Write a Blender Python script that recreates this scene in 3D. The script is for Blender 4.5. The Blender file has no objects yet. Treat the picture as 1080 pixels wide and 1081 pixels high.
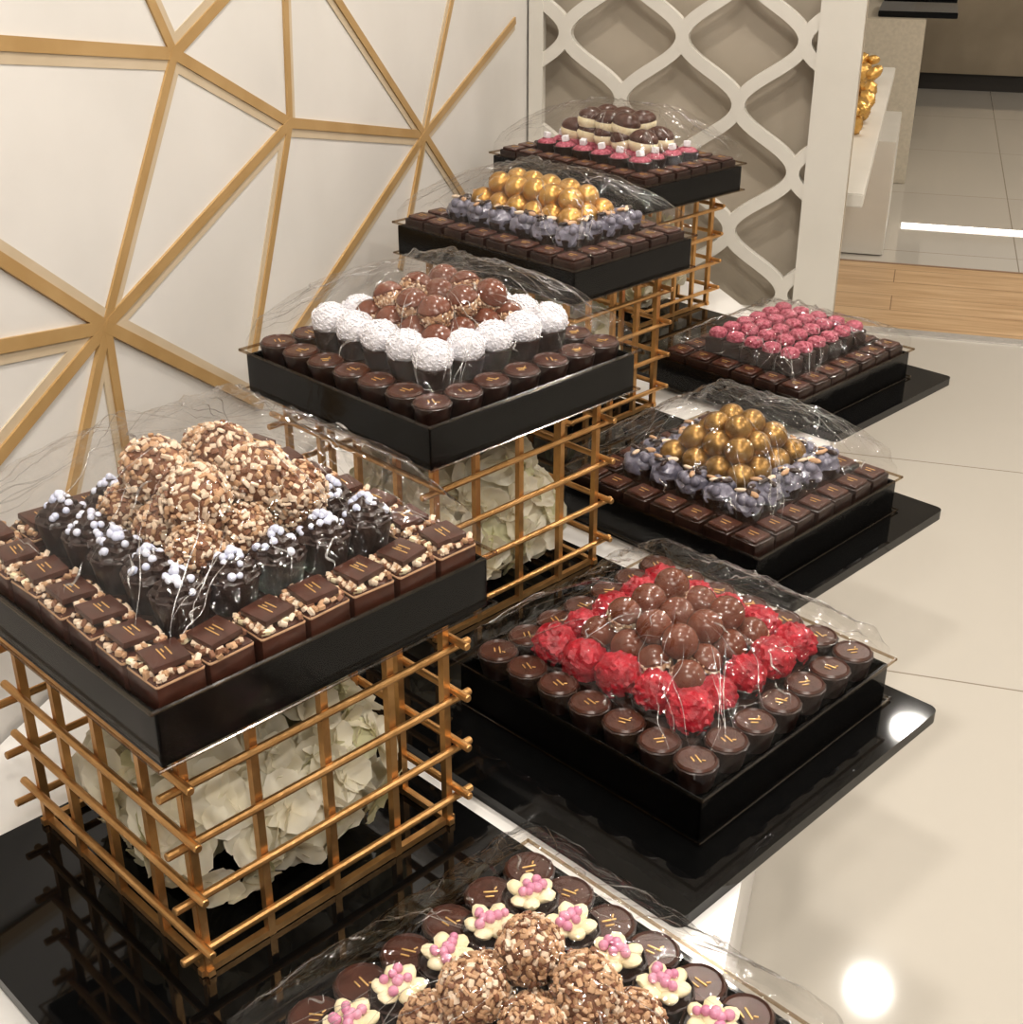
import bpy, bmesh, math, random
import numpy as np
from mathutils import Vector, Matrix, noise
random.seed(7); np.random.seed(7)
S=bpy.context.scene
COL=S.collection
# ------------------------------------------------------------------ materials
MATS={}
def mk(name,c1,c2=None,rough=.5,metal=0.,nscale=60.,bump=0.,bscale=200.,coat=0.,spec=.5,transl=0.,emit=0.,detail=3.):
    if name in MATS: return MATS[name]
    m=bpy.data.materials.new(name); m.use_nodes=True
    nt=m.node_tree; b=nt.nodes['Principled BSDF']
    b.inputs['Roughness'].default_value=rough; b.inputs['Metallic'].default_value=metal
    b.inputs['Coat Weight'].default_value=coat; b.inputs['Coat Roughness'].default_value=.08
    b.inputs['Specular IOR Level'].default_value=spec
    tc=nt.nodes.new('ShaderNodeTexCoord')
    n=nt.nodes.new('ShaderNodeTexNoise'); n.inputs['Scale'].default_value=nscale; n.inputs['Detail'].default_value=detail
    nt.links.new(tc.outputs['Object'],n.inputs['Vector'])
    r=nt.nodes.new('ShaderNodeValToRGB'); r.color_ramp.elements[0].position=.35; r.color_ramp.elements[1].position=.65
    if c2 is None: c2=[min(1,x*1.12) for x in c1]
    r.color_ramp.elements[0].color=(*c1,1); r.color_ramp.elements[1].color=(*c2,1)
    nt.links.new(n.outputs['Fac'],r.inputs['Fac']); nt.links.new(r.outputs['Color'],b.inputs['Base Color'])
    if bump>0:
        n2=nt.nodes.new('ShaderNodeTexNoise'); n2.inputs['Scale'].default_value=bscale; n2.inputs['Detail'].default_value=4
        nt.links.new(tc.outputs['Object'],n2.inputs['Vector'])
        bp=nt.nodes.new('ShaderNodeBump'); bp.inputs['Strength'].default_value=bump; bp.inputs['Distance'].default_value=.002
        nt.links.new(n2.outputs['Fac'],bp.inputs['Height']); nt.links.new(bp.outputs['Normal'],b.inputs['Normal'])
    if transl>0:
        tr=nt.nodes.new('ShaderNodeBsdfTranslucent'); mx=nt.nodes.new('ShaderNodeMixShader'); mx.inputs[0].default_value=transl
        nt.links.new(r.outputs['Color'],tr.inputs['Color']); nt.links.new(b.outputs[0],mx.inputs[1]); nt.links.new(tr.outputs[0],mx.inputs[2])
        nt.links.new(mx.outputs[0],nt.nodes['Material Output'].inputs[0])
    if emit>0:
        b.inputs['Emission Color'].default_value=(*c1,1); b.inputs['Emission Strength'].default_value=emit
    MATS[name]=m; return m
def film(name,tint,base,rough=.05,bump=.25,bscale=14.,edge=.35):
    m=bpy.data.materials.new(name); m.use_nodes=True; nt=m.node_tree; nt.nodes.clear()
    o=nt.nodes.new('ShaderNodeOutputMaterial'); mx=nt.nodes.new('ShaderNodeMixShader')
    t=nt.nodes.new('ShaderNodeBsdfTransparent'); t.inputs[0].default_value=(*tint,1)
    g=nt.nodes.new('ShaderNodeBsdfGlossy'); g.inputs['Roughness'].default_value=rough
    lw=nt.nodes.new('ShaderNodeLayerWeight'); lw.inputs['Blend'].default_value=.5
    pw=nt.nodes.new('ShaderNodeMath'); pw.operation='POWER'; pw.inputs[1].default_value=4.5
    ml=nt.nodes.new('ShaderNodeMath'); ml.operation='MULTIPLY_ADD'; ml.inputs[1].default_value=edge; ml.inputs[2].default_value=base; ml.use_clamp=True
    tc=nt.nodes.new('ShaderNodeTexCoord'); n=nt.nodes.new('ShaderNodeTexNoise'); n.inputs['Scale'].default_value=bscale
    n.inputs['Distortion'].default_value=2.
    bp=nt.nodes.new('ShaderNodeBump'); bp.inputs['Strength'].default_value=bump; bp.inputs['Distance'].default_value=.01
    L=nt.links.new
    L(tc.outputs['Object'],n.inputs['Vector']); L(n.outputs['Fac'],bp.inputs['Height'])
    L(bp.outputs['Normal'],g.inputs['Normal']); L(lw.outputs['Facing'],pw.inputs[0]); L(pw.outputs[0],ml.inputs[0]); L(ml.outputs[0],mx.inputs[0])
    L(t.outputs[0],mx.inputs[1]); L(g.outputs[0],mx.inputs[2]); L(mx.outputs[0],o.inputs[0])
    MATS[name]=m; return m
DARK=mk('dark_chocolate',(.018,.007,.005),(.036,.015,.010),rough=.30,nscale=90,bump=.15)
MILK=mk('milk_chocolate',(.13,.04,.021),(.18,.06,.033),rough=.22,nscale=50)
MED=mk('medium_chocolate',(.058,.020,.012),(.09,.032,.02),rough=.28,nscale=70)
NUTC=mk('nut_cream',(.72,.55,.40),(.84,.70,.55),rough=.6)
NUTT=mk('nut_tan',(.48,.29,.16),(.60,.38,.23),rough=.6)
NUTB=mk('nut_brown',(.20,.085,.04),(.28,.13,.07),rough=.6)
GOLDMARK=mk('gold_print',(.75,.5,.2),rough=.35,metal=.6)
WHITE=mk('white_sugar',(.80,.79,.83),(.90,.89,.93),rough=.45)
PEARL=mk('pearl_lavender',(.60,.64,.82),(.80,.82,.93),rough=.2)
PINKP=mk('pearl_pink',(.62,.24,.38),(.76,.38,.50),rough=.2)
CREAM=mk('cream_frosting',(.80,.70,.46),(.88,.80,.58),rough=.45)
RED=mk('red_glaze',(.28,.004,.014),(.50,.010,.03),rough=.36,bump=.8,bscale=260)
GBALL=mk('gold_dust_chocolate',(.42,.23,.06),(.60,.36,.11),rough=.33,metal=.75,nscale=40,bump=.15,bscale=90)
GBALL2=mk('bronze_dust_chocolate',(.26,.145,.04),(.42,.25,.08),rough=.33,metal=.7,nscale=40,bump=.15,bscale=90)
BLUE=mk('lavender_glaze',(.13,.125,.165),(.25,.24,.30),rough=.28)
PINK=mk('raspberry_pink',(.28,.02,.05),(.58,.18,.24),rough=.6,nscale=180,bump=.8,bscale=350)
BLACKA=mk('black_acrylic',(.003,.003,.003),(.004,.004,.004),rough=.04,spec=.4)
BLACKB=mk('black_tray_plastic',(.003,.0028,.0028),(.004,.004,.004),rough=.12,spec=.22)
GOLDR=mk('gold_metal_rod',(.50,.28,.105),(.64,.38,.16),rough=.36,metal=.8,nscale=35,bump=.2)
PETAL=mk('hydrangea_petal',(.94,.88,.70),(.98,.95,.84),rough=.6,nscale=25,transl=.35)
PETALG=mk('hydrangea_petal_green',(.74,.72,.46),(.92,.90,.70),rough=.6,nscale=25,transl=.3)
FILM=film('clear_lid_film',(.985,.98,.975),.05,rough=.07,bump=.45,bscale=26,edge=.5)
SKIRT=film('clear_lid_skirt',(.985,.98,.975),.012,rough=.06,bump=.15,edge=.2)
CREASE=film('film_crease',(.97,.965,.96),.30,rough=.2,bump=.1,edge=.5)
RIM=film('clear_lid_rim',(.70,.62,.52),.06,rough=.15,bump=.05)
# ------------------------------------------------------------------ mesh accumulators
class T:
    def __init__(s,V,F,mi=0):
        s.V=np.array(V,float).reshape(-1,3)
        s.loops=np.array([i for f in F for i in f],np.int64)
        s.tot=np.array([len(f) for f in F],np.int64)
        s.mi=np.full(len(F),mi,np.int64) if np.isscalar(mi) else np.array(mi,np.int64)
def join(parts):
    o=T([],[],0); Vs=[];Ls=[];Ts=[];Ms=[];off=0
    for t,M,v,mi in parts:
        Vs.append(t.V@np.array(M).T+np.array(v)); Ls.append(t.loops+off); Ts.append(t.tot)
        Ms.append(t.mi if mi is None else np.full(len(t.tot),mi)); off+=len(t.V)
    o.V=np.vstack(Vs);o.loops=np.concatenate(Ls);o.tot=np.concatenate(Ts);o.mi=np.concatenate(Ms); return o
def rz(a): c,s=math.cos(a),math.sin(a); return np.array([[c,-s,0],[s,c,0],[0,0,1.]])
def rx(a): c,s=math.cos(a),math.sin(a); return np.array([[1,0,0],[0,c,-s],[0,s,c]]) 
def ry(a): c,s=math.cos(a),math.sin(a); return np.array([[c,0,s],[0,1,0],[-s,0,c]])
def sc(x,y=None,z=None):
    if y is None: y=z=x
    return np.diag([x,y,z]).astype(float)
def rrot(): return rz(random.uniform(0,6.28))@rx(random.uniform(0,6.28))@rz(random.uniform(0,6.28))
def align(n):
    q=Vector((0,0,1)).rotation_difference(Vector(n)); return np.array(q.to_matrix())
class Acc:
    def __init__(s): s.p=[]
    def add(s,t,M,v,mi=None): s.p.append((t,M,v,mi))
    def obj(s,name,mats,parent=None,smooth=True,angle=None):
        t=join(s.p); me=bpy.data.meshes.new(name)
        me.vertices.add(len(t.V)); me.vertices.foreach_set('co',t.V.ravel())
        me.loops.add(len(t.loops)); me.loops.foreach_set('vertex_index',t.loops.astype(np.int32))
        me.polygons.add(len(t.tot)); st=np.concatenate([[0],np.cumsum(t.tot)[:-1]])
        me.polygons.foreach_set('loop_start',st.astype(np.int32)); me.polygons.foreach_set('loop_total',t.tot.astype(np.int32))
        me.polygons.foreach_set('material_index',t.mi.astype(np.int32))
        me.polygons.foreach_set('use_smooth',np.full(len(t.tot),smooth))
        me.update(calc_edges=True); me.validate()
        for m in mats: me.materials.append(m)
        if angle: me.set_sharp_from_angle(angle=angle)
        o=bpy.data.objects.new(name,me); COL.objects.link(o)
        if parent: o.parent=parent
        return o
def frombm(bm):
    bm.verts.ensure_lookup_table(); V=[v.co[:] for v in bm.verts]; F=[[v.index for v in f.verts] for f in bm.faces]; bm.free(); return T(V,F)
def ico(sub):
    bm=bmesh.new(); bmesh.ops.create_icosphere(bm,subdivisions=sub,radius=1); return frombm(bm)
def box(bev=0.,seg=1,x=1,y=1,z=1):
    bm=bmesh.new(); bmesh.ops.create_cube(bm,size=1)
    for v in bm.verts: v.co.x*=x; v.co.y*=y; v.co.z*=z
    if bev: bmesh.ops.bevel(bm,geom=bm.edges[:],offset=bev,segments=seg,affect='EDGES',profile=.6)
    bm.verts.index_update(); return frombm(bm)
def lathe(pr,n=20,star=0,amp=0,tw=0):
    V=[];F=[]
    for k,(r,z) in enumerate(pr):
        for i in range(n):
            a=2*math.pi*i/n; rr=r*(1+amp*math.cos(star*a+tw*z*60)) if star else r
            V.append((rr*math.cos(a),rr*math.sin(a),z))
    for k in range(len(pr)-1):
        for i in range(n):
            j=(i+1)%n; F.append((k*n+i,k*n+j,(k+1)*n+j,(k+1)*n+i))
    F.append(tuple(reversed(range(n)))); F.append(tuple((len(pr)-1)*n+i for i in range(n)))
    return T(V,F)
def tube(p0,p1,r,n=8):
    p0=Vector(p0);p1=Vector(p1);d=p1-p0;L=d.length
    t=lathe([(r*.8,0),(r,r*.25),(r,L-r*.25),(r*.8,L)],n)
    return t,align(d.normalized()),np.array(p0)
def polytube(pts,rads,n=5):
    V=[];F=[]
    for k,p in enumerate(pts):
        d=Vector(pts[min(k+1,len(pts)-1)])-Vector(pts[max(k-1,0)]); d.normalize()
        M=align(d)
        for i in range(n):
            a=2*math.pi*i/n; V.append(np.array(p)+M@np.array((rads[k]*math.cos(a),rads[k]*math.sin(a),0)))
    for k in range(len(pts)-1):
        for i in range(n):
            j=(i+1)%n; F.append((k*n+i,k*n+j,(k+1)*n+j,(k+1)*n+i))
    return T(V,F)
def fib(n):
    out=[]
    for i in range(n):
        z=1-2*(i+.5)/n; r=math.sqrt(1-z*z); a=i*2.39996; out.append(np.array((r*math.cos(a),r*math.sin(a),z)))
    return out
E3=np.eye(3)
I1,I2,I3,I4=ico(1),ico(2),ico(3),ico(4)
CH=box(.12,1)
def displaced(t,f):
    n=T([],[],0); n.V=np.array([v*f(Vector(v)) for v in t.V]); n.loops=t.loops;n.tot=t.tot;n.mi=t.mi; return n
PAL=[DARK,MILK,MED,NUTC,NUTT,NUTB,GOLDMARK,WHITE,PEARL,PINKP,CREAM,RED,GBALL,BLUE,PINK,GBALL2]
iD,iM,iE,iNC,iNT,iNB,iG,iW,iP,iPP,iC,iR,iGB,iB,iK,iG2=range(16)
def nutball(seed,base=iNT,n=300,half=False,mix=None):
    random.seed(seed); mix=mix or [iNC,iNC,iNC,iNT,iNT,iNB]
    p=[(displaced(I3,lambda v:.86+.1*noise.noise(v*3+Vector((seed,0,0)))),E3,(0,0,0),base)]
    for d in fib(n):
        if half and d[2]>.2: continue
        d=d+np.random.normal(0,.06,3); d/=np.linalg.norm(d)
        M=align(d)@rz(random.uniform(0,6.28))@rx(random.uniform(-.9,.9))@sc(random.uniform(.12,.26),random.uniform(.09,.18),random.uniform(.06,.13))
        p.append((CH,M,d*random.uniform(.84,.99),random.choice(mix)))
    return join(p)
NUT=[nutball(i+1,base=iNB) for i in range(3)]
NUT2=[nutball(i+8,base=iNB,mix=[iNC,iNT,iNT,iNB,iNT],n=380) for i in range(3)]
HALF=[]
for i in range(2):
    t=nutball(20+i,iNT,260,True,[iNC,iNT,iNB]); cap=displaced(I3,lambda v:.99 if v.z>.1 else .82)
    HALF.append(join([(t,E3,(0,0,0),None),(cap,E3,(0,0,0),iM)]))
random.seed(3)
SUG=join([(I3,sc(.93),(0,0,0),iW)]+[(CH,align(d)@rz(random.uniform(0,6.28))@sc(.17,.07,.07),(d+np.random.normal(0,.03,3))*.95,iW) for d in fib(420) if d[2]>-.4])
def crink(seed):
    def f(v):
        q=v*3.2+Vector((seed*3.1,0,0)); return .88+.2*abs(noise.noise(q))+.2*abs(noise.noise(q*2.4))+.1*abs(noise.noise(q*5.5))
    return displaced(I4,f)
CR=[crink(i) for i in range(4)]
def blob(seed):
    parts=[(displaced(I3,lambda v:.9+.25*noise.noise(v*2.1+Vector((seed*5,2,0)))),sc(1,1,.8),(0,0,0),iB)]
    random.seed(seed)
    for k in range(9):
        a=random.uniform(0,6.28); r=random.uniform(.3,.8)
        parts.append((I2,sc(random.uniform(.18,.34)),(r*math.cos(a),r*math.sin(a),.45+.35*random.random()*(1-r)),iB))
    for k in range(5):
        a=random.uniform(0,6.28); r=random.uniform(.0,.6)
        parts.append((I2,rz(a)@rx(.5)@sc(.36,.17,.12),(r*math.cos(a),r*math.sin(a),.82),random.choice([iNC,iD,iNT,iD])))
    return join(parts)
BL=[blob(i) for i in range(3)]
CUP=lathe([(.016,0),(.0185,.004),(.0235,.028),(.0242,.032),(.0225,.033),(.0215,.029),(.001,.028)],24,star=12,amp=.02)
DISC=join([(CUP,E3,(0,0,0),iD),(lathe([(.0215,.028),(.0225,.034),(.0205,.0365),(.019,.0345),(.001,.0345)],24),E3,(0,0,0),iE),
  (CH,rz(.2)@sc(.013,.0016,.001),(0,.002,.035),iG),(CH,rz(.2)@sc(.008,.0014,.001),(0,-.004,.035),iG),(CH,rz(1.2)@sc(.004,.0014,.001),(.004,.007,.035),iG)])
def squarep(seed):
    random.seed(seed); p=[(box(.003,2,.045,.045,.03),E3,(0,0,.015),iE),(box(.002,1,.0458,.0458,.005),E3,(0,0,.027),iNT)]
    for k in range(90):
        x,y=random.uniform(-.0215,.0215),random.uniform(-.0215,.0215)
        if max(abs(x),abs(y))<.014: continue
        p.append((CH,rrot()@sc(random.uniform(.004,.008),random.uniform(.003,.006),.004),(x,y,random.uniform(.031,.034)),random.choice([iNC,iNC,iNT,iNT,iC,iNB])))
    M=rz(random.uniform(-.25,.25))@rx(random.uniform(-.1,.1))
    p.append((box(.0015,2,.033,.033,.006),M,(0,0,.038),iE))
    for (x,y,l) in ((0,.004,.014),(.001,-.003,.018),(-.003,0,.006)):
        p.append((CH,M@sc(l,.0012,.0008),M@np.array((x,y,.0032))+np.array((0,0,.038)),iG))
    return join(p)
SQ=[squarep(40+i) for i in range(5)]
PLAIN=join([(box(.003,2,.044,.044,.03),E3,(0,0,.015),iD),(box(.002,1,.036,.036,.006),E3,(0,0,.032),iE),
   (CH,sc(.016,.0014,.0008),(0,.003,.0354),iG),(CH,sc(.01,.0014,.0008),(0,-.004,.0354),iG)])
FROST=lathe([(.021,0),(.023,.004),(.021,.008),(.018,.009),(.0175,.013),(.013,.015),(.012,.019),(.006,.021),(.002,.026)],36,star=8,amp=.13,tw=2.5)
def frostcup(seed,fm,pm,n,sz=.003):
    random.seed(seed); p=[(CUP,sc(1.02,1.02,1.1),(0,0,0),iD),(FROST,E3,(0,0,.030),fm)]
    for k in range(n):
        a=random.uniform(0,6.28); r=random.uniform(0,.019); z=.056-r*.95
        p.append((I2,sc(random.uniform(sz*.85,sz*1.2)),(r*math.cos(a),r*math.sin(a),z+.002),pm))
    return join(p)
FC=[frostcup(60+i,iD,iP,20,.0034) for i in range(4)]
def flowercup(seed):
    random.seed(seed); p=[(CUP,sc(1.05,1.05,1.0),(0,0,0),iD)]
    for k in range(6):
        a=k*math.pi/3+random.uniform(-.15,.15)
        p.append((displaced(I2,lambda v:.95+.15*noise.noise(v*3+Vector((seed,k,0)))),rz(a)@ry(-.35)@sc(.0105,.0085,.005),(.013*math.cos(a),.013*math.sin(a),.037),iC))
    p.append((I2,sc(.010,.010,.006),(0,0,.038),iC))
    for k in range(9):
        a=random.uniform(0,6.28); r=random.uniform(.0,.014)
        p.append((I2,sc(random.uniform(.0035,.0048)),(r*math.cos(a),r*math.sin(a),.0455-r*.15),iPP))
    return join(p)
FW=[flowercup(70+i) for i in range(4)]
def shell():
    lo=displaced(I3,lambda v:1.0 if v.z<.25 else .93); up=displaced(I3,lambda v:1.0 if v.z>.22 else .9)
    return join([(lo,sc(.023,.017,.018),(0,0,0),iC),(up,sc(.0235,.0175,.019),(0,0,.001),iE)])
SH=shell()
def cubelet(seed):
    random.seed(seed)
    p=[(CUP,E3,(0,0,0),iD),(displaced(I3,lambda v:.95+.12*noise.noise(v*6)),sc(.0225,.0225,.012),(0,0,.030),iK)]
    p.append((box(.0015,1,.013,.013,.013),rz(random.random())@rx(.2),(0,0,.047),iW)); return join(p)
CB=[cubelet(i) for i in range(3)]
PK=[]
for i in range(3):
    q=Vector((i*4.,1,2))
    t=displaced(I4,lambda v:(1/max(abs(v.x),abs(v.y),abs(v.z)))**.25*(.94+.1*noise.noise(v*5+q)+.05*noise.noise(v*14+q)))
    PK.append(join([(t,sc(.0165,.0165,.012),(0,0,.034),iK),(box(.004,2,.035,.035,.03),E3,(0,0,.015),iD)]))
# ------------------------------------------------------------------ trays
ROT=math.radians(-28.5)
def tray(kind,x,y,z,drot=0.,seed=0,hx=.184,hy=.184,nx=7,ny=7,zt=.18,gm=12):
    e=bpy.data.objects.new('chocolate_gift_tray',None); COL.objects.link(e)
    e.location=(x,y,z); e.rotation_euler=(0,0,ROT+drot)
    bx_,by_=hx-.0055,hy-.0055
    A=Acc(); A.add(box(.002,2,2*bx_,2*by_,.006),E3,(0,0,.003))
    for sx in (1,-1): A.add(box(.001,1,.004,2*by_,.052),E3,(sx*(bx_-.002),0,.026))
    for sy in(1,-1): A.add(box(.001,1,2*bx_,.004,.052),E3,(0,sy*(by_-.002),.026))
    A.add(box(.002,1,2*bx_-.012,2*by_-.012,.034),E3,(0,0,.022))
    A.obj('base_box',[BLACKB],e,True,.6)
    random.seed(100+seed); np.random.seed(seed); C=Acc()
    px,py=(2*bx_-.012)/nx,(2*by_-.012)/ny
    fx,fy=px/.0495,py/.0495
    C.add(box(.004,2,px*(nx-2)-.002,py*(ny-2)-.002,.026),E3,(0,0,.050),iD)
    C.add(box(.004,2,px*(nx-4),py*(ny-4),.03),E3,(0,0,.076),iK if kind=='cubes' else iD)
    def J(a=.05): return rz(random.uniform(-a,a))
    for i in range(nx):
        for j in range(ny):
            ring=min(i,j,nx-1-i,ny-1-j); X,Y=(i-(nx-1)/2)*px,(j-(ny-1)/2)*py
            q=np.array((X+random.uniform(-.0015,.0015),Y+random.uniform(-.0015,.0015),0))
            SM=sc(fx,fy,1)
            if ring==0:
                if kind=='nutpearl': C.add(random.choice(SQ),SM@J(),q+(0,0,.040))
                elif kind in('sugar','red','flower'): C.add(DISC,J(.9),q+(0,0,.036))
                elif kind in('gold','pink','cubes'): C.add(PLAIN,SM@J(),q+(0,0,.036))
            elif ring==1:
                if kind=='nutpearl': C.add(random.choice(FC),J(3)@sc(1.04),q+(0,0,.060))
                elif kind=='sugar':
                    C.add(CUP,J(3),q+(0,0,.056),iD); C.add(SUG,J(3)@sc(.0255,.0255,.0235),q+(0,0,.099))
                elif kind=='red':
                    C.add(CUP,J(3),q+(0,0,.042),iD); C.add(random.choice(CR),rrot()@sc(.0255*random.uniform(.93,1.05)),q+(random.uniform(-.002,.002),random.uniform(-.002,.002),.080+random.uniform(-.003,.003)),iR)
                elif kind=='gold':
                    C.add(CUP,J(3),q+(0,0,.048),iD); C.add(random.choice(BL),J(3)@sc(.027),q+(0,0,.081))
                elif kind=='cubes': C.add(random.choice(CB),J(3)@sc(fx,fy,1),q+(0,0,.050))
                elif kind=='flower': C.add(random.choice(FW),J(3),q+(0,0,.066))
    def layer(n,m,pit,z,r,ts,mi=None,jit=.003,rot=True,tl=0.):
        for i in range(n):
            for j in range(m):
                X=(i-(n-1)/2)*pit+random.uniform(-jit,jit);Y=(j-(m-1)/2)*pit+random.uniform(-jit,jit)
                R=rrot() if rot else J(3)@rx(random.uniform(-tl,tl))
                C.add(random.choice(ts),R@sc(r*random.uniform(.96,1.04)),(X,Y,z+random.uniform(-jit,jit)),mi)
    if kind=='nutpearl':
        layer(3,3,.056,.102,.0265,NUT,jit=.002); layer(2,2,.066,.140,.032,NUT,jit=.004)
        C.add(NUT[0],sc(.029),(-.066,.042,.128)); C.add(NUT[1],sc(.028),(.058,.055,.124))
    elif kind=='flower':
        layer(3,3,.056,.100,.027,NUT2,jit=.002); layer(2,2,.060,.135,.028,NUT2,jit=.003)
    elif kind=='sugar':
        layer(4,4,.042,.104,.0220,HALF,rot=False,tl=.5); layer(3,3,.046,.130,.0225,HALF,rot=False,tl=.8)
    elif kind=='red':
        for n,z in ((4,.092),(3,.119)):
            for i in range(n):
                for j in range(n):
                    X=(i-(n-1)/2)*.041+random.uniform(-.004,.004);Y=(j-(n-1)/2)*.041+random.uniform(-.004,.004)
                    if random.random()<.55: C.add(I4,sc(.0215),(X,Y,z+random.uniform(-.003,.003)),iM)
                    else: C.add(HALF[0],rz(random.uniform(0,6))@rx(random.uniform(0,1.1))@sc(.0215),(X,Y,z))
    elif kind=='gold':
        ex=2 if nx>7 else 0; d=-1 if ny<7 else 0
        layer(4+ex,4+d,.041,.098,.0215,[I4],gm,jit=.002); layer(3+ex,3+d,.041,.125,.0215,[I4],gm,jit=.002)
        if not ex: layer(2,2,.036,.147,.0205,[I4],gm,jit=.002)
    elif kind=='cubes':
        for n,m,z in ((5,2,.106),(3,2,.133)):
            for i in range(n):
                for j in range(m):
                    C.add(SH,rz(random.uniform(-.6,.6)+.7)@ry(random.uniform(-.35,.35))@sc(1.4),((i-(n-1)/2)*.049,(j-(m-1)/2)*.05,z))
    elif kind=='pink':
        for i in range(nx-1):
            for j in range(6):
                C.add(random.choice(PK),J(.2)@sc(1.04),((i-(nx-2)/2)*.040,(j-2.5)*.042,.066+.004*(0<i<nx-2 and j in(1,2,3,4))))
    C.obj('chocolates',PAL,e,True,.7)
    lv=[(1.,.001),(1.,.03),(1.,.062),(.99,.07)]; kk0=len(lv)
    top=[(.99,.07),(.93,.105),(.74,.148),(.50,.186),(.28,.196),(.0,.198)]
    k=(zt-.07)/(.198-.07)
    for a,b in zip(top[:-1],top[1:]):
        for s in range(1,8):
            f=s/7; lv.append((a[0]+(b[0]-a[0])*f,.07+(a[1]+(b[1]-a[1])*f-.07)*k))
    n=30; V=[];F=[]; ox,oy=hx-.0025,hy-.0025
    def warp(P,h,zz):
        th=math.atan2(P.y,P.x)
        fold=abs(noise.noise(Vector((math.cos(th)*7,math.sin(th)*7,zz*12+seed*3))))*.012*min(1,h*2)
        w=fold+abs(noise.noise(P*26+Vector((seed*3,0,0))))*.006+abs(noise.noise(P*70+Vector((seed,5,0))))*.0025
        return Vector((P.x*(1+w*1.5),P.y*(1+w*1.5),P.z+w*.9))
    def lid(h,zz,sd,t):
        h=max(h,.008); c=min(.03,h*.4)
        P=Vector((h,t*h,0))
        if abs(t)>1-1e-6: P=Vector((h-c*.5,t*(h-c*.5),0))
        P=Matrix.Rotation(sd*math.pi/2,3,'Z')@P; P=Vector((P.x*ox,P.y*oy,zz))
        return warp(P,h,zz) if zz>.066 else P
    for (h,zz) in lv:
        for sd in range(4):
            for q in range(n): V.append(lid(h,zz,sd,-1+2*q/n)[:])
    N=4*n; MI=[]
    for a in range(len(lv)-1):
        for q in range(N):
            r=(q+1)%N; F.append((a*N+q,a*N+r,(a+1)*N+r,(a+1)*N+q)); MI.append(0 if a>=kk0-1 else 1)
    L=Acc(); L.add(T(V,F,MI),E3,(0,0,0)); L.obj('clear_lid',[FILM,SKIRT],e,True,.35)
    # pressed creases in the film
    K=Acc(); hs=[a[0] for a in lv[kk0-1:]]; zs=[a[1] for a in lv[kk0-1:]]
    def zat(h): return float(np.interp(h,hs[::-1],zs[::-1]))
    def creasel(h0,h1,sd,t0,t1,r):
        m=14; pts=[];rd=[]; wv=random.uniform(0,6)
        for i in range(m):
            f=i/(m-1); h=h0+(h1-h0)*f; t=t0+(t1-t0)*f+.025*math.sin(f*7+wv)
            t=max(-.96,min(.96,t)); P=lid(h,zat(h),sd,t); pts.append((P.x,P.y,P.z+.0006)); rd.append(r*(.15+math.sin(math.pi*f)))
        K.add(polytube(pts,rd),E3,(0,0,0))
    for sd in range(4):
        for q in range(6):
            s=random.choice((-1,1)); t0=s*random.uniform(.7,.95)
            creasel(random.uniform(.9,.98),random.uniform(.45,.8),sd,t0,t0*random.uniform(.45,.9),random.uniform(.0003,.0007))
        for q in range(4):
            t0=random.uniform(-.7,.7); creasel(random.uniform(.7,.97),random.uniform(.2,.6),sd,t0,t0+random.uniform(-.35,.35),random.uniform(.0002,.0006))
        for q in range(2):
            h=random.uniform(.35,.9); t0=random.uniform(-.7,.4); creasel(h,h+random.uniform(-.12,.1),sd,t0,t0+random.uniform(.2,.5),random.uniform(.0003,.0006))
        for q in range(4):   # short sharp pinches
            h=random.uniform(.4,.95); t0=random.uniform(-.9,.9); creasel(h,h-random.uniform(.04,.14),sd,t0,t0+random.uniform(-.12,.12),random.uniform(.0008,.0016))
    K.obj('lid_creases',[CREASE],e,True)
    Rm=Acc()
    for zz,hh in ((.058,.004),(.003,.003)):
        for s in(1,-1):
            Rm.add(box(.001,1,.003,2*hy+.004,hh),E3,(s*(hx+.0005),0,zz)); Rm.add(box(.001,1,2*hx+.004,.003,hh),E3,(0,s*(hy+.0005),zz))
    Rm.obj('lid_rim',[RIM],e,False)
    return e
TZ=.9425; BZ=.68
tray('nutpearl',-.576,.975,TZ,seed=1,zt=.185)
tray('sugar',-.562,1.567,TZ,seed=2,zt=.168,hx=.187,hy=.187)
tray('gold',-.5985,2.208,TZ,seed=3,hx=.218,hy=.154,nx=8,ny=6,zt=.158)
tray('cubes',-.604,2.822,TZ,-.03,seed=4,hx=.226,hy=.158,nx=8,ny=6,zt=.168)
tray('flower',-.195,.715,BZ,seed=5,zt=.175)
tray('red',-.191,1.321,BZ,seed=6,zt=.150)
tray('gold',-.2,1.846,BZ,seed=7,zt=.175,gm=15)
tray('pink',-.182,2.437,BZ,seed=8,zt=.125,hx=.166,hy=.187,nx=6)
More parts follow.
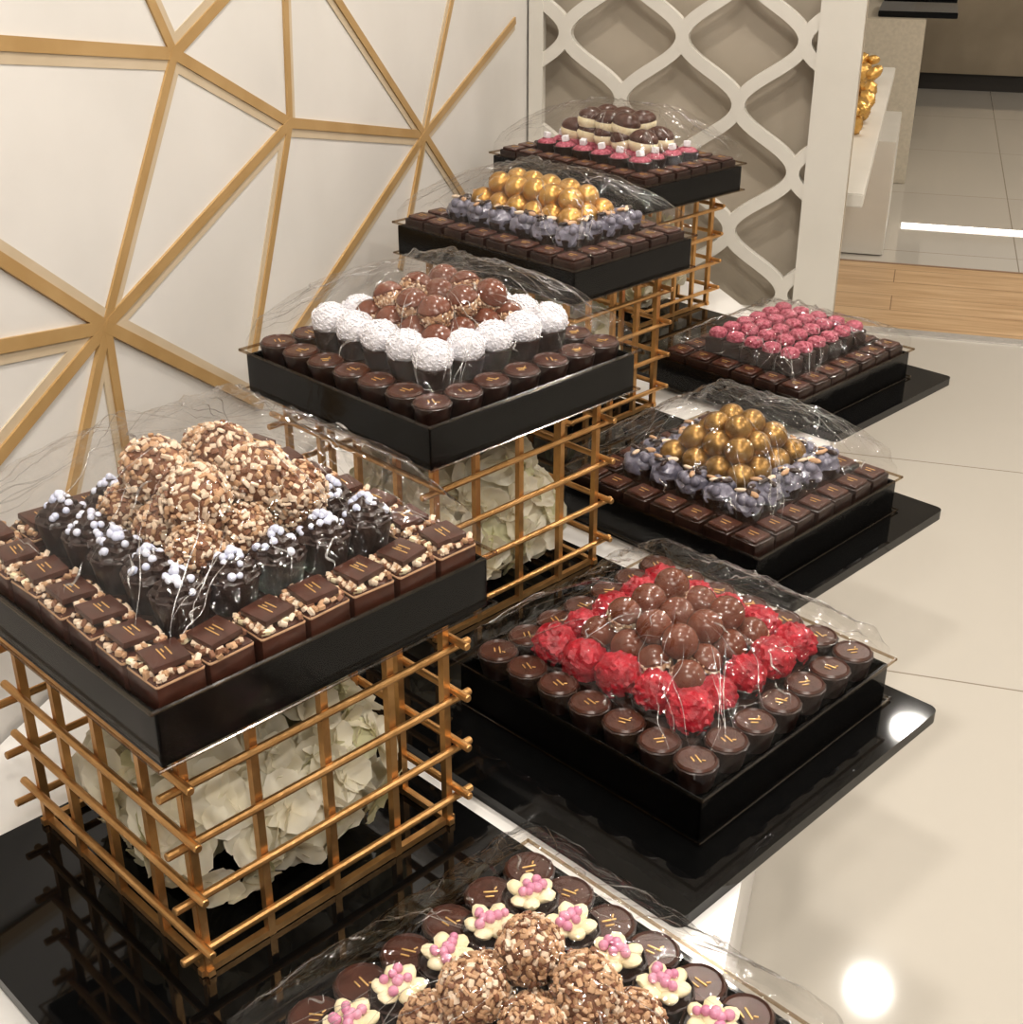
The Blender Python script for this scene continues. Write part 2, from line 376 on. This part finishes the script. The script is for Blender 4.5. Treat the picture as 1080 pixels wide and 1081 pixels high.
# ------------------------------------------------------------------ gold wire risers and flowers
def petal():
    V=[];F=[];n=5
    for i in range(n):
        u=i/(n-1); w=math.sin(math.pi*(.12+.80*u))**.7*.62
        for j in range(5):
            v=(j-2)/2; V.append((u,v*w,.22*u*u-.25*u+.16*abs(v)*math.sin(u*3)+.03*math.sin(v*5+u*6)))
    for i in range(n-1):
        for j in range(4): F.append((i*5+j,i*5+j+1,(i+1)*5+j+1,(i+1)*5+j))
    return T(V,F)
PT=petal()
def riser(x,y,h,seed,cx=.155,cy=.155):
    e=bpy.data.objects.new('gold_wire_riser',None); COL.objects.link(e); e.location=(x,y,BZ+.0005); e.rotation_euler=(0,0,ROT)
    A=Acc(); r=.0042
    B=box(.001,1)
    for sd in range(4):
        R=rz(sd*math.pi/2); c,d=(cx,cy) if sd%2==0 else (cy,cx)
        for k in range(5):
            yy=-d+k*2*d/4
            A.add(B,R@sc(.0078,.0078,h),R@np.array((c-.008,yy if 0<k<4 else yy*.955,h/2)))
        for zz in [.035,.095,.155,.215]:
            t,M,p=tube((c,-d-.02,zz+.009*(sd%2)),(c,d+.02,zz+.009*(sd%2)),r,10)
            A.add(t,R@M,R@p)
        A.add(B,R@sc(.007,2*d,.007),R@np.array((c-.008,0,h-.004)))
        A.add(B,R@sc(.007,2*d,.007),R@np.array((c-.008,0,.004)))
    A.obj('wire_cage',[GOLDR],e,True,.6)
    f=bpy.data.objects.new('hydrangea_bouquet',None); COL.objects.link(f); f.location=(x,y,BZ+.0005); f.rotation_euler=(0,0,ROT)
    random.seed(seed); np.random.seed(seed); A=Acc()
    heads=[(-.065,-.065,.075,.065),(.065,-.07,.08,.065),(.0,.07,.08,.062),(.07,.06,.085,.062),(-.07,.05,.085,.058),(.02,-.03,.14,.066),(-.05,-.03,.14,.055),(.06,.03,.14,.055),(-.02,.06,.14,.05),(0,-.08,.07,.055),(.085,0,.075,.055)]
    fy=cy/cx
    for hx,hy,hz,hr in heads:
        for d in fib(38):
            if d[2]<-.8: continue
            n=d+np.random.normal(0,.18,3); n/=np.linalg.norm(n)
            M0=align(n)@rz(random.uniform(0,6.28))@rx(random.uniform(-.3,.3))
            s=random.uniform(.026,.036); g=1 if random.random()<.10 else 0
            pos=np.array((hx,hy*fy,hz))+n*hr*random.uniform(.8,1.1)
            pos=np.clip(pos,[-cx+.036,-cy+.036,.038],[cx-.036,cy-.036,h-.035])
            for q in range(4):
                A.add(PT,M0@rz(q*math.pi/2+random.uniform(-.15,.15))@ry(random.uniform(-.5,.1))@sc(s),pos,g)
    t=join(A.p); t.V[:,2]=np.maximum(t.V[:,2],.004)
    t.V[:,0]=np.clip(t.V[:,0],-cx+.0135,cx-.0135); t.V[:,1]=np.clip(t.V[:,1],-cy+.0135,cy-.0135); A.p=[(t,E3,(0,0,0),None)]
    A.obj('petals',[PETAL,PETALG],f,True)
    G=Acc()
    for hx,hy,hz,hr in heads:
        t,M,p=tube((hx*.5,hy*.5*fy,.004),(hx,hy*fy,hz),.003,6); G.add(t,M,p)
    G.obj('stems',[PETALG],f,True)
H=TZ-BZ-.001
for k,(x,y,cx,cy) in enumerate([(-.576,.975,.155,.155),(-.562,1.567,.155,.155),(-.5985,2.213,.175,.125),(-.600,2.84,.175,.125)]): riser(x,y,H,k+11,cx,cy)
# ------------------------------------------------------------------ boards
ax=np.array((.879,-.477)); bx=np.array((.477,.879))
def board(A0,A1,B0,B1):
    bm=bmesh.new(); rad=.012; pts=[]
    for (ca,cb,s) in ((A1-rad,B0+rad,-90),(A1-rad,B1-rad,0),(A0+rad,B1-rad,90),(A0+rad,B0+rad,180)):
        for k in range(6):
            a=math.radians(s+k*18); pts.append((ca+rad*math.cos(a),cb+rad*math.sin(a)))
    vs=[bm.verts.new((*(p[0]*ax+p[1]*bx),.6655)) for p in pts]
    f=bm.faces.new(vs); ex=bmesh.ops.extrude_face_region(bm,geom=[f])
    for v in ex['geom']:
        if isinstance(v,bmesh.types.BMVert): v.co.z=BZ
    bmesh.ops.recalc_face_normals(bm,faces=bm.faces[:])
    me=bpy.data.meshes.new('black_acrylic_board'); bm.to_mesh(me); bm.free(); me.materials.append(BLACKA)
    COL.objects.link(bpy.data.objects.new('black_acrylic_board',me))
board(-1.135,-.29,.298,.76); board(-1.42,-.562,.79,1.28); board(-1.75,-.825,1.36,1.77); board(-2.06,-1.10,1.9,2.304)
# ------------------------------------------------------------------ table
def prism(name,poly,z0,z1,mat,bev=0.):
    bm=bmesh.new(); vs=[bm.verts.new((x,y,z0)) for x,y in poly]; f=bm.faces.new(vs)
    ex=bmesh.ops.extrude_face_region(bm,geom=[f])
    for v in ex['geom']:
        if isinstance(v,bmesh.types.BMVert): v.co.z=z1
    bmesh.ops.recalc_face_normals(bm,faces=bm.faces[:])
    if bev: bmesh.ops.bevel(bm,geom=bm.edges[:],offset=bev,segments=2,affect='EDGES')
    me=bpy.data.meshes.new(name); bm.to_mesh(me); bm.free(); me.materials.append(mat)
    o=bpy.data.objects.new(name,me); COL.objects.link(o); return o
def cub(name,x0,x1,y0,y1,z0,z1,mat,bev=0.): return prism(name,[(x0,y0),(x1,y0),(x1,y1),(x0,y1)],z0,z1,mat,bev)
TW=mk('white_lacquer',(.76,.74,.71),(.80,.78,.75),rough=.18,nscale=3)
te=bpy.data.objects.new('display_table',None); COL.objects.link(te)
for nm,ins,z0,z1 in (('table_top',0,.60,.665),('table_body',.03,.0,.60)):
    o=prism(nm,[(-.925,-.3),(-.07-ins,-.3),(-.07-ins,2.5),(-.42-ins,3.1),(-.925,3.1)],z0,z1,TW,.002); o.parent=te
# ------------------------------------------------------------------ room
WALLM=mk('wall_paint_ivory',(.67,.645,.61),(.72,.695,.66),rough=.35,nscale=4,bump=.05,bscale=60)
XW=-.93
cub('wall_left',XW-.1,XW,-1.5,11.4,0,2.8,WALLM)
TAN=mk('gold_trim_band',(.44,.28,.115),(.50,.33,.15),rough=.4,metal=.15,nscale=12)
TAN2=mk('beige_trim_band',(.53,.43,.30),(.57,.47,.34),rough=.45,nscale=12)
N={'1':(1.600,1.355),'2':(1.924,1.212),'4':(2.525,1.085),'3':(1.364,1.063),'A':(1.251,1.410),'B':(1.557,1.424),'C':(1.746,1.407),
'D':(1.939,1.389),'E':(2.133,1.371),'G':(2.709,1.318),'H':(3.14,1.227),'I':(2.048,.935),'J':(2.754,.916),'K':(2.419,.9355),
'L':(1.19,1.194),'M':(1.1655,1.105),'N':(1.133,.9905),'O':(1.249,.90),'P':(1.368,.901),'Q':(1.683,.854),'R':(1.788,.979)}
ext=[('1','A',.6),('1','B',1.0),('1','C',1.0),('1','2',0),('1','3',0),('2','D',1.),('2','4',0),('2','3',0),('2','R',.35),('4','E',1.),('4','G',1.),
('4','H',.03),('4','I',.35),('4','J',.5),('4','K',.5),('3','L',1.),('3','M',1.),('3','N',.7),('3','O',.35),('3','P',.35),('3','Q',.2)]
we=bpy.data.objects.new('trim_1',None); COL.objects.link(we); we.location=(XW,0,0)
A=Acc();A2=Acc();B1=box(0)
for kk,(a,b,x) in enumerate(ext):
    p=np.array(N[a]);q=np.array(N[b]); d=q-p; q=q+d*x; d=q-p; L=np.linalg.norm(d); ang=math.atan2(d[1],d[0]); nrm=np.array((-d[1],d[0]))/L
    m=(p+q)/2; t=.0025+.00015*kk; t2=.0008+.00008*kk
    A.add(B1,rx(ang)@sc(t,L+.008,.016),(t/2+.0002,m[0],m[1]))
    m2=m+nrm*(.014 if (ord(b)%2) else -.014)
    A2.add(B1,rx(ang)@sc(t2,L,.014),(t2/2+.0002,m2[0],m2[1]))
A.obj('gold_bands',[TAN],we,False); A2.obj('beige_bands',[TAN2],we,False)
# floor
fm=bpy.data.materials.new('polished_tile'); fm.use_nodes=True; nt=fm.node_tree; b=nt.nodes['Principled BSDF']
tc=nt.nodes.new('ShaderNodeTexCoord'); mp=nt.nodes.new('ShaderNodeMapping'); mp.inputs['Location'].default_value=(-.5,-2.548,0)
br=nt.nodes.new('ShaderNodeTexBrick'); br.offset=0; br.inputs['Scale'].default_value=1; br.inputs['Brick Width'].default_value=1.157; br.inputs['Row Height'].default_value=1.157
br.inputs['Mortar Size'].default_value=.0025; br.inputs['Color1'].default_value=(.55,.515,.46,1); br.inputs['Color2'].default_value=(.57,.535,.475,1); br.inputs['Mortar'].default_value=(.3,.26,.21,1)
nt.links.new(tc.outputs['Object'],mp.inputs['Vector']); nt.links.new(mp.outputs[0],br.inputs['Vector']); nt.links.new(br.outputs['Color'],b.inputs['Base Color'])
b.inputs['Roughness'].default_value=.06; b.inputs['Specular IOR Level'].default_value=.7
cub('floor',-1.1,4.2,-1.5,11.6,-.05,0,fm)
wm=bpy.data.materials.new('wood_plank'); wm.use_nodes=True; nt=wm.node_tree; b=nt.nodes['Principled BSDF']
tc=nt.nodes.new('ShaderNodeTexCoord'); mp=nt.nodes.new('ShaderNodeMapping'); mp.inputs['Scale'].default_value=(1.2,14,1)
ns=nt.nodes.new('ShaderNodeTexNoise'); ns.inputs['Scale'].default_value=2.5; ns.inputs['Detail'].default_value=5
cr=nt.nodes.new('ShaderNodeValToRGB'); cr.color_ramp.elements[0].position=.3; cr.color_ramp.elements[0].color=(.46,.29,.15,1); cr.color_ramp.elements[1].position=.7; cr.color_ramp.elements[1].color=(.66,.47,.28,1)
br=nt.nodes.new('ShaderNodeTexBrick'); br.inputs['Scale'].default_value=1; br.inputs['Brick Width'].default_value=1.3; br.inputs['Row Height'].default_value=.19; br.inputs['Mortar Size'].default_value=.002
br.inputs['Mortar'].default_value=(.25,.14,.07,1)
L=nt.links.new; L(tc.outputs['Object'],mp.inputs['Vector']); L(mp.outputs[0],ns.inputs['Vector']); L(ns.outputs['Fac'],cr.inputs['Fac'])
L(tc.outputs['Object'],br.inputs['Vector']); L(cr.outputs[0],br.inputs['Color1']); L(cr.outputs[0],br.inputs['Color2']); L(br.outputs['Color'],b.inputs['Base Color'])
b.inputs['Roughness'].default_value=.3
cub('floor_wood',-.9,4.1,4.90,5.78,.0005,.003,wm)
MET=mk('brushed_threshold',(.85,.83,.8),rough=.25,metal=.7)
cub('trim_2',-.9,4.1,4.84,4.90,.0005,.006,MET); cub('trim_3',-.9,4.1,5.78,5.80,.0005,.004,mk('dark_seam',(.25,.16,.1)))
cub('trim_4',.0,4.1,6.42,6.52,.0005,.004,mk('glowing_floor_strip',(1,.97,.92),emit=1.8))  # bright line across the floor, made as an emissive inlay
CEIL=mk('ceiling_paint',(.8,.78,.75),rough=.8,nscale=2)
cub('ceiling',-1.1,4.2,-.8,11.6,2.8,2.85,CEIL)
cub('wall_back',-1.1,4.2,11.4,11.5,0,2.8,WALLM); cub('wall_right',4.1,4.2,-1.5,11.4,0,2.8,WALLM)
# lattice screen
LAT=mk('screen_white',(.66,.63,.57),(.70,.67,.61),rough=.4,nscale=5)
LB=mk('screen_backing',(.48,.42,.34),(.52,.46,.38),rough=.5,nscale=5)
se=bpy.data.objects.new('lattice_screen',None); COL.objects.link(se); se.location=(0,3.27,0)
X0,X1,Z0,Z1=-.925,-.137,.50,2.3; fr=.10
A=Acc()
A.add(B1,sc(.035,.030,Z1-Z0),(X0+.0175,.015,(Z0+Z1)/2)); A.add(B1,sc(fr,.03,Z1-Z0),(X1-fr/2,.015,(Z0+Z1)/2))
A.add(B1,sc(X1-X0,.031,.05),((X0+X1)/2,.0155,Z0+.025))
W=.285;HH=.30; ixa,ixb=X0+.02,X1-fr+.01; hw=.0185
def strand(i,ph):
    V=[];F=[];n=180
    for k in range(n+1):
        z=Z0+(Z1-Z0)*k/n; th=2*math.pi*(z-.07)/HH
        c=X1-fr-.10-i*(W/2)+ph*(W/4)*math.sin(th)
        sl=ph*(W/4)*2*math.pi/HH*math.cos(th)
        w=hw*math.sqrt(1+sl*sl)*.8
        a=min(max(c-w,ixa),ixb); b_=min(max(c+w,ixa),ixb)
        V+= [(a,0,z),(b_,0,z),(a,.026,z),(b_,.026,z)]
    for k in range(n):
        o=4*k
        F+=[(o,o+1,o+5,o+4),(o+2,o+6,o+7,o+3),(o,o+4,o+6,o+2),(o+1,o+3,o+7,o+5)]
    return T(V,F)
for i in range(-1,6): A.add(strand(i,1 if i%2 else -1),E3,(0,.002+.0004*(i+1),0))
A.obj('lattice_face',[LAT],se,False)
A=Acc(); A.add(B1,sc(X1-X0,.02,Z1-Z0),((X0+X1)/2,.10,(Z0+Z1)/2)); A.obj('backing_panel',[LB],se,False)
A=Acc(); A.add(B1,sc(.012,.10,Z1-Z0),(X1-.03,.081,(Z0+Z1)/2),0)
for k in range(60): A.add(I1,sc(.004,.030,.010),(X1-.024,.08,Z0+.03+k*.03),1)
A.obj('side_frame',[LAT,GOLDMARK],se,False)
# shelving behind
sh=bpy.data.objects.new('display_shelf_unit',None); COL.objects.link(sh)
def pc(nm,*a): o=cub(nm,*a); o.parent=sh
pc('shelf_board',-.6,-.10,3.45,5.7,.78,.815,LAT,.003); pc('shelf_back',-.6,-.56,3.45,6.6,.0,1.6,LAT)
pc('near_plinth',-.55,-.063,5.9,6.65,.004,.49,LAT,.003)
far=cub('display_plinth',-.5,-.01,7.37,9.6,0,.82,mk('plinth_cream',(.58,.52,.42),rough=.4),.004)
ft=bpy.data.objects.new('dark_serving_tray',None); COL.objects.link(ft)
for k in range(3):
    o=cub('tray_%d'%k,-.25,.14,7.45+k*.7,7.95+k*.7,.821,.85,BLACKB,.003); o.parent=ft
g=Acc(); random.seed(5)
for k in range(60):
    r=random.uniform(.02,.03)
    g.add(CR[k%4],rrot()@sc(r*1.3,r,r*.8),(random.uniform(-.33,-.15),random.uniform(4.2,5.4),.818+r+random.choice([0,0,.03,.05])))
g.obj('gold_wrapped_sweets',[mk('gold_foil',(.62,.38,.12),rough=.3,metal=.8)],sh,True)
# counter
ct=bpy.data.objects.new('refrigerated_counter',None); COL.objects.link(ct)
for nm,a in (('front_panel',(-.1,4.0,10.6,11.3,.12,1.1,mk('brushed_steel_warm',(.30,.25,.18),(.36,.3,.22),rough=.35,metal=.5,nscale=3))),('kick_plate',(-.1,4.0,10.65,11.3,.0,.12,mk('dark_kick',(.03,.025,.02)))),('counter_top',(-.12,4.02,10.57,11.3,1.1,1.14,LAT))):
    o=cub(nm,*a); o.parent=ct
# ------------------------------------------------------------------ lights
EM=mk('downlight_emitter',(1,.95,.88),emit=18)
le=bpy.data.objects.new('ceiling_downlights',None); COL.objects.link(le)
spots=[(-.25,.6,15),(-.25,1.8,15),(-.25,3.0,14),(.28,4.44,16),(1.5,1.0,20),(1.5,2.6,20),(2.3,4.44,21),(2.3,6.5,34),(2.5,8.8,32),(3.2,2.5,18)]
A=Acc()
for x,y,w in spots:
    A.add(lathe([(.05,-.006),(.05,0)],24),E3,(x,y,2.799))
    l=bpy.data.lights.new('downlight','AREA'); l.shape='DISK'; l.size=.14; l.energy=w; l.color=(1,.945,.875)
    o=bpy.data.objects.new('downlight_lamp',l); COL.objects.link(o); o.location=(x,y,2.785); o.parent=le
A.obj('lamp_discs',[EM],le,False)
# added fill spots on an invented track, unseen behind camera, brightening the flowers
tk=bpy.data.objects.new('fill_spotlights',None); COL.objects.link(tk)
A=Acc(); A.add(B1,sc(1.6,.04,.04),(.5,-.55,2.775))
for (x,tx,ty,tz,w) in ((.05,-.55,1.1,.70,38),(.55,-.5,1.7,.70,48),(1.05,-.4,2.4,.70,42)):
    p=Vector((x,-.55,2.62)); d=(Vector((tx,ty,tz))-p).normalized()
    M=align(d); A.add(lathe([(.035,-.12),(.045,-.11),(.045,0),(.04,.0)],20),M,np.array(p),0)
    t,M2,q=tube((x,-.55,2.64),(x,-.55,2.76),.008,8); A.add(t,M2,q)
    l=bpy.data.lights.new('fill_spot','SPOT'); l.energy=w; l.spot_size=math.radians(58); l.spot_blend=.7; l.shadow_soft_size=.035; l.color=(1,.94,.86)
    o=bpy.data.objects.new('fill_spot_lamp',l); COL.objects.link(o); o.location=p+d*.04; o.rotation_euler=d.to_track_quat('-Z','Y').to_euler(); o.parent=tk
A.obj('fill_spot_fixture',[BLACKB],tk,True,.6)
w=bpy.data.worlds.new('World'); S.world=w; w.use_nodes=True
w.node_tree.nodes['Background'].inputs[0].default_value=(1,.96,.91,1); w.node_tree.nodes['Background'].inputs[1].default_value=.42
# ------------------------------------------------------------------ camera
cd=bpy.data.cameras.new('camera'); cam=bpy.data.objects.new('camera',cd); COL.objects.link(cam)
cd.sensor_width=36; cd.lens=36*1400/1080; cd.clip_start=.02
cam.location=(0,0,1.5925); cam.rotation_euler=(math.radians(90-26.57),0,math.radians(16.5))
S.camera=cam
S.view_settings.view_transform='Standard'
S.view_settings.exposure=-.08
S.view_settings.gamma=.90
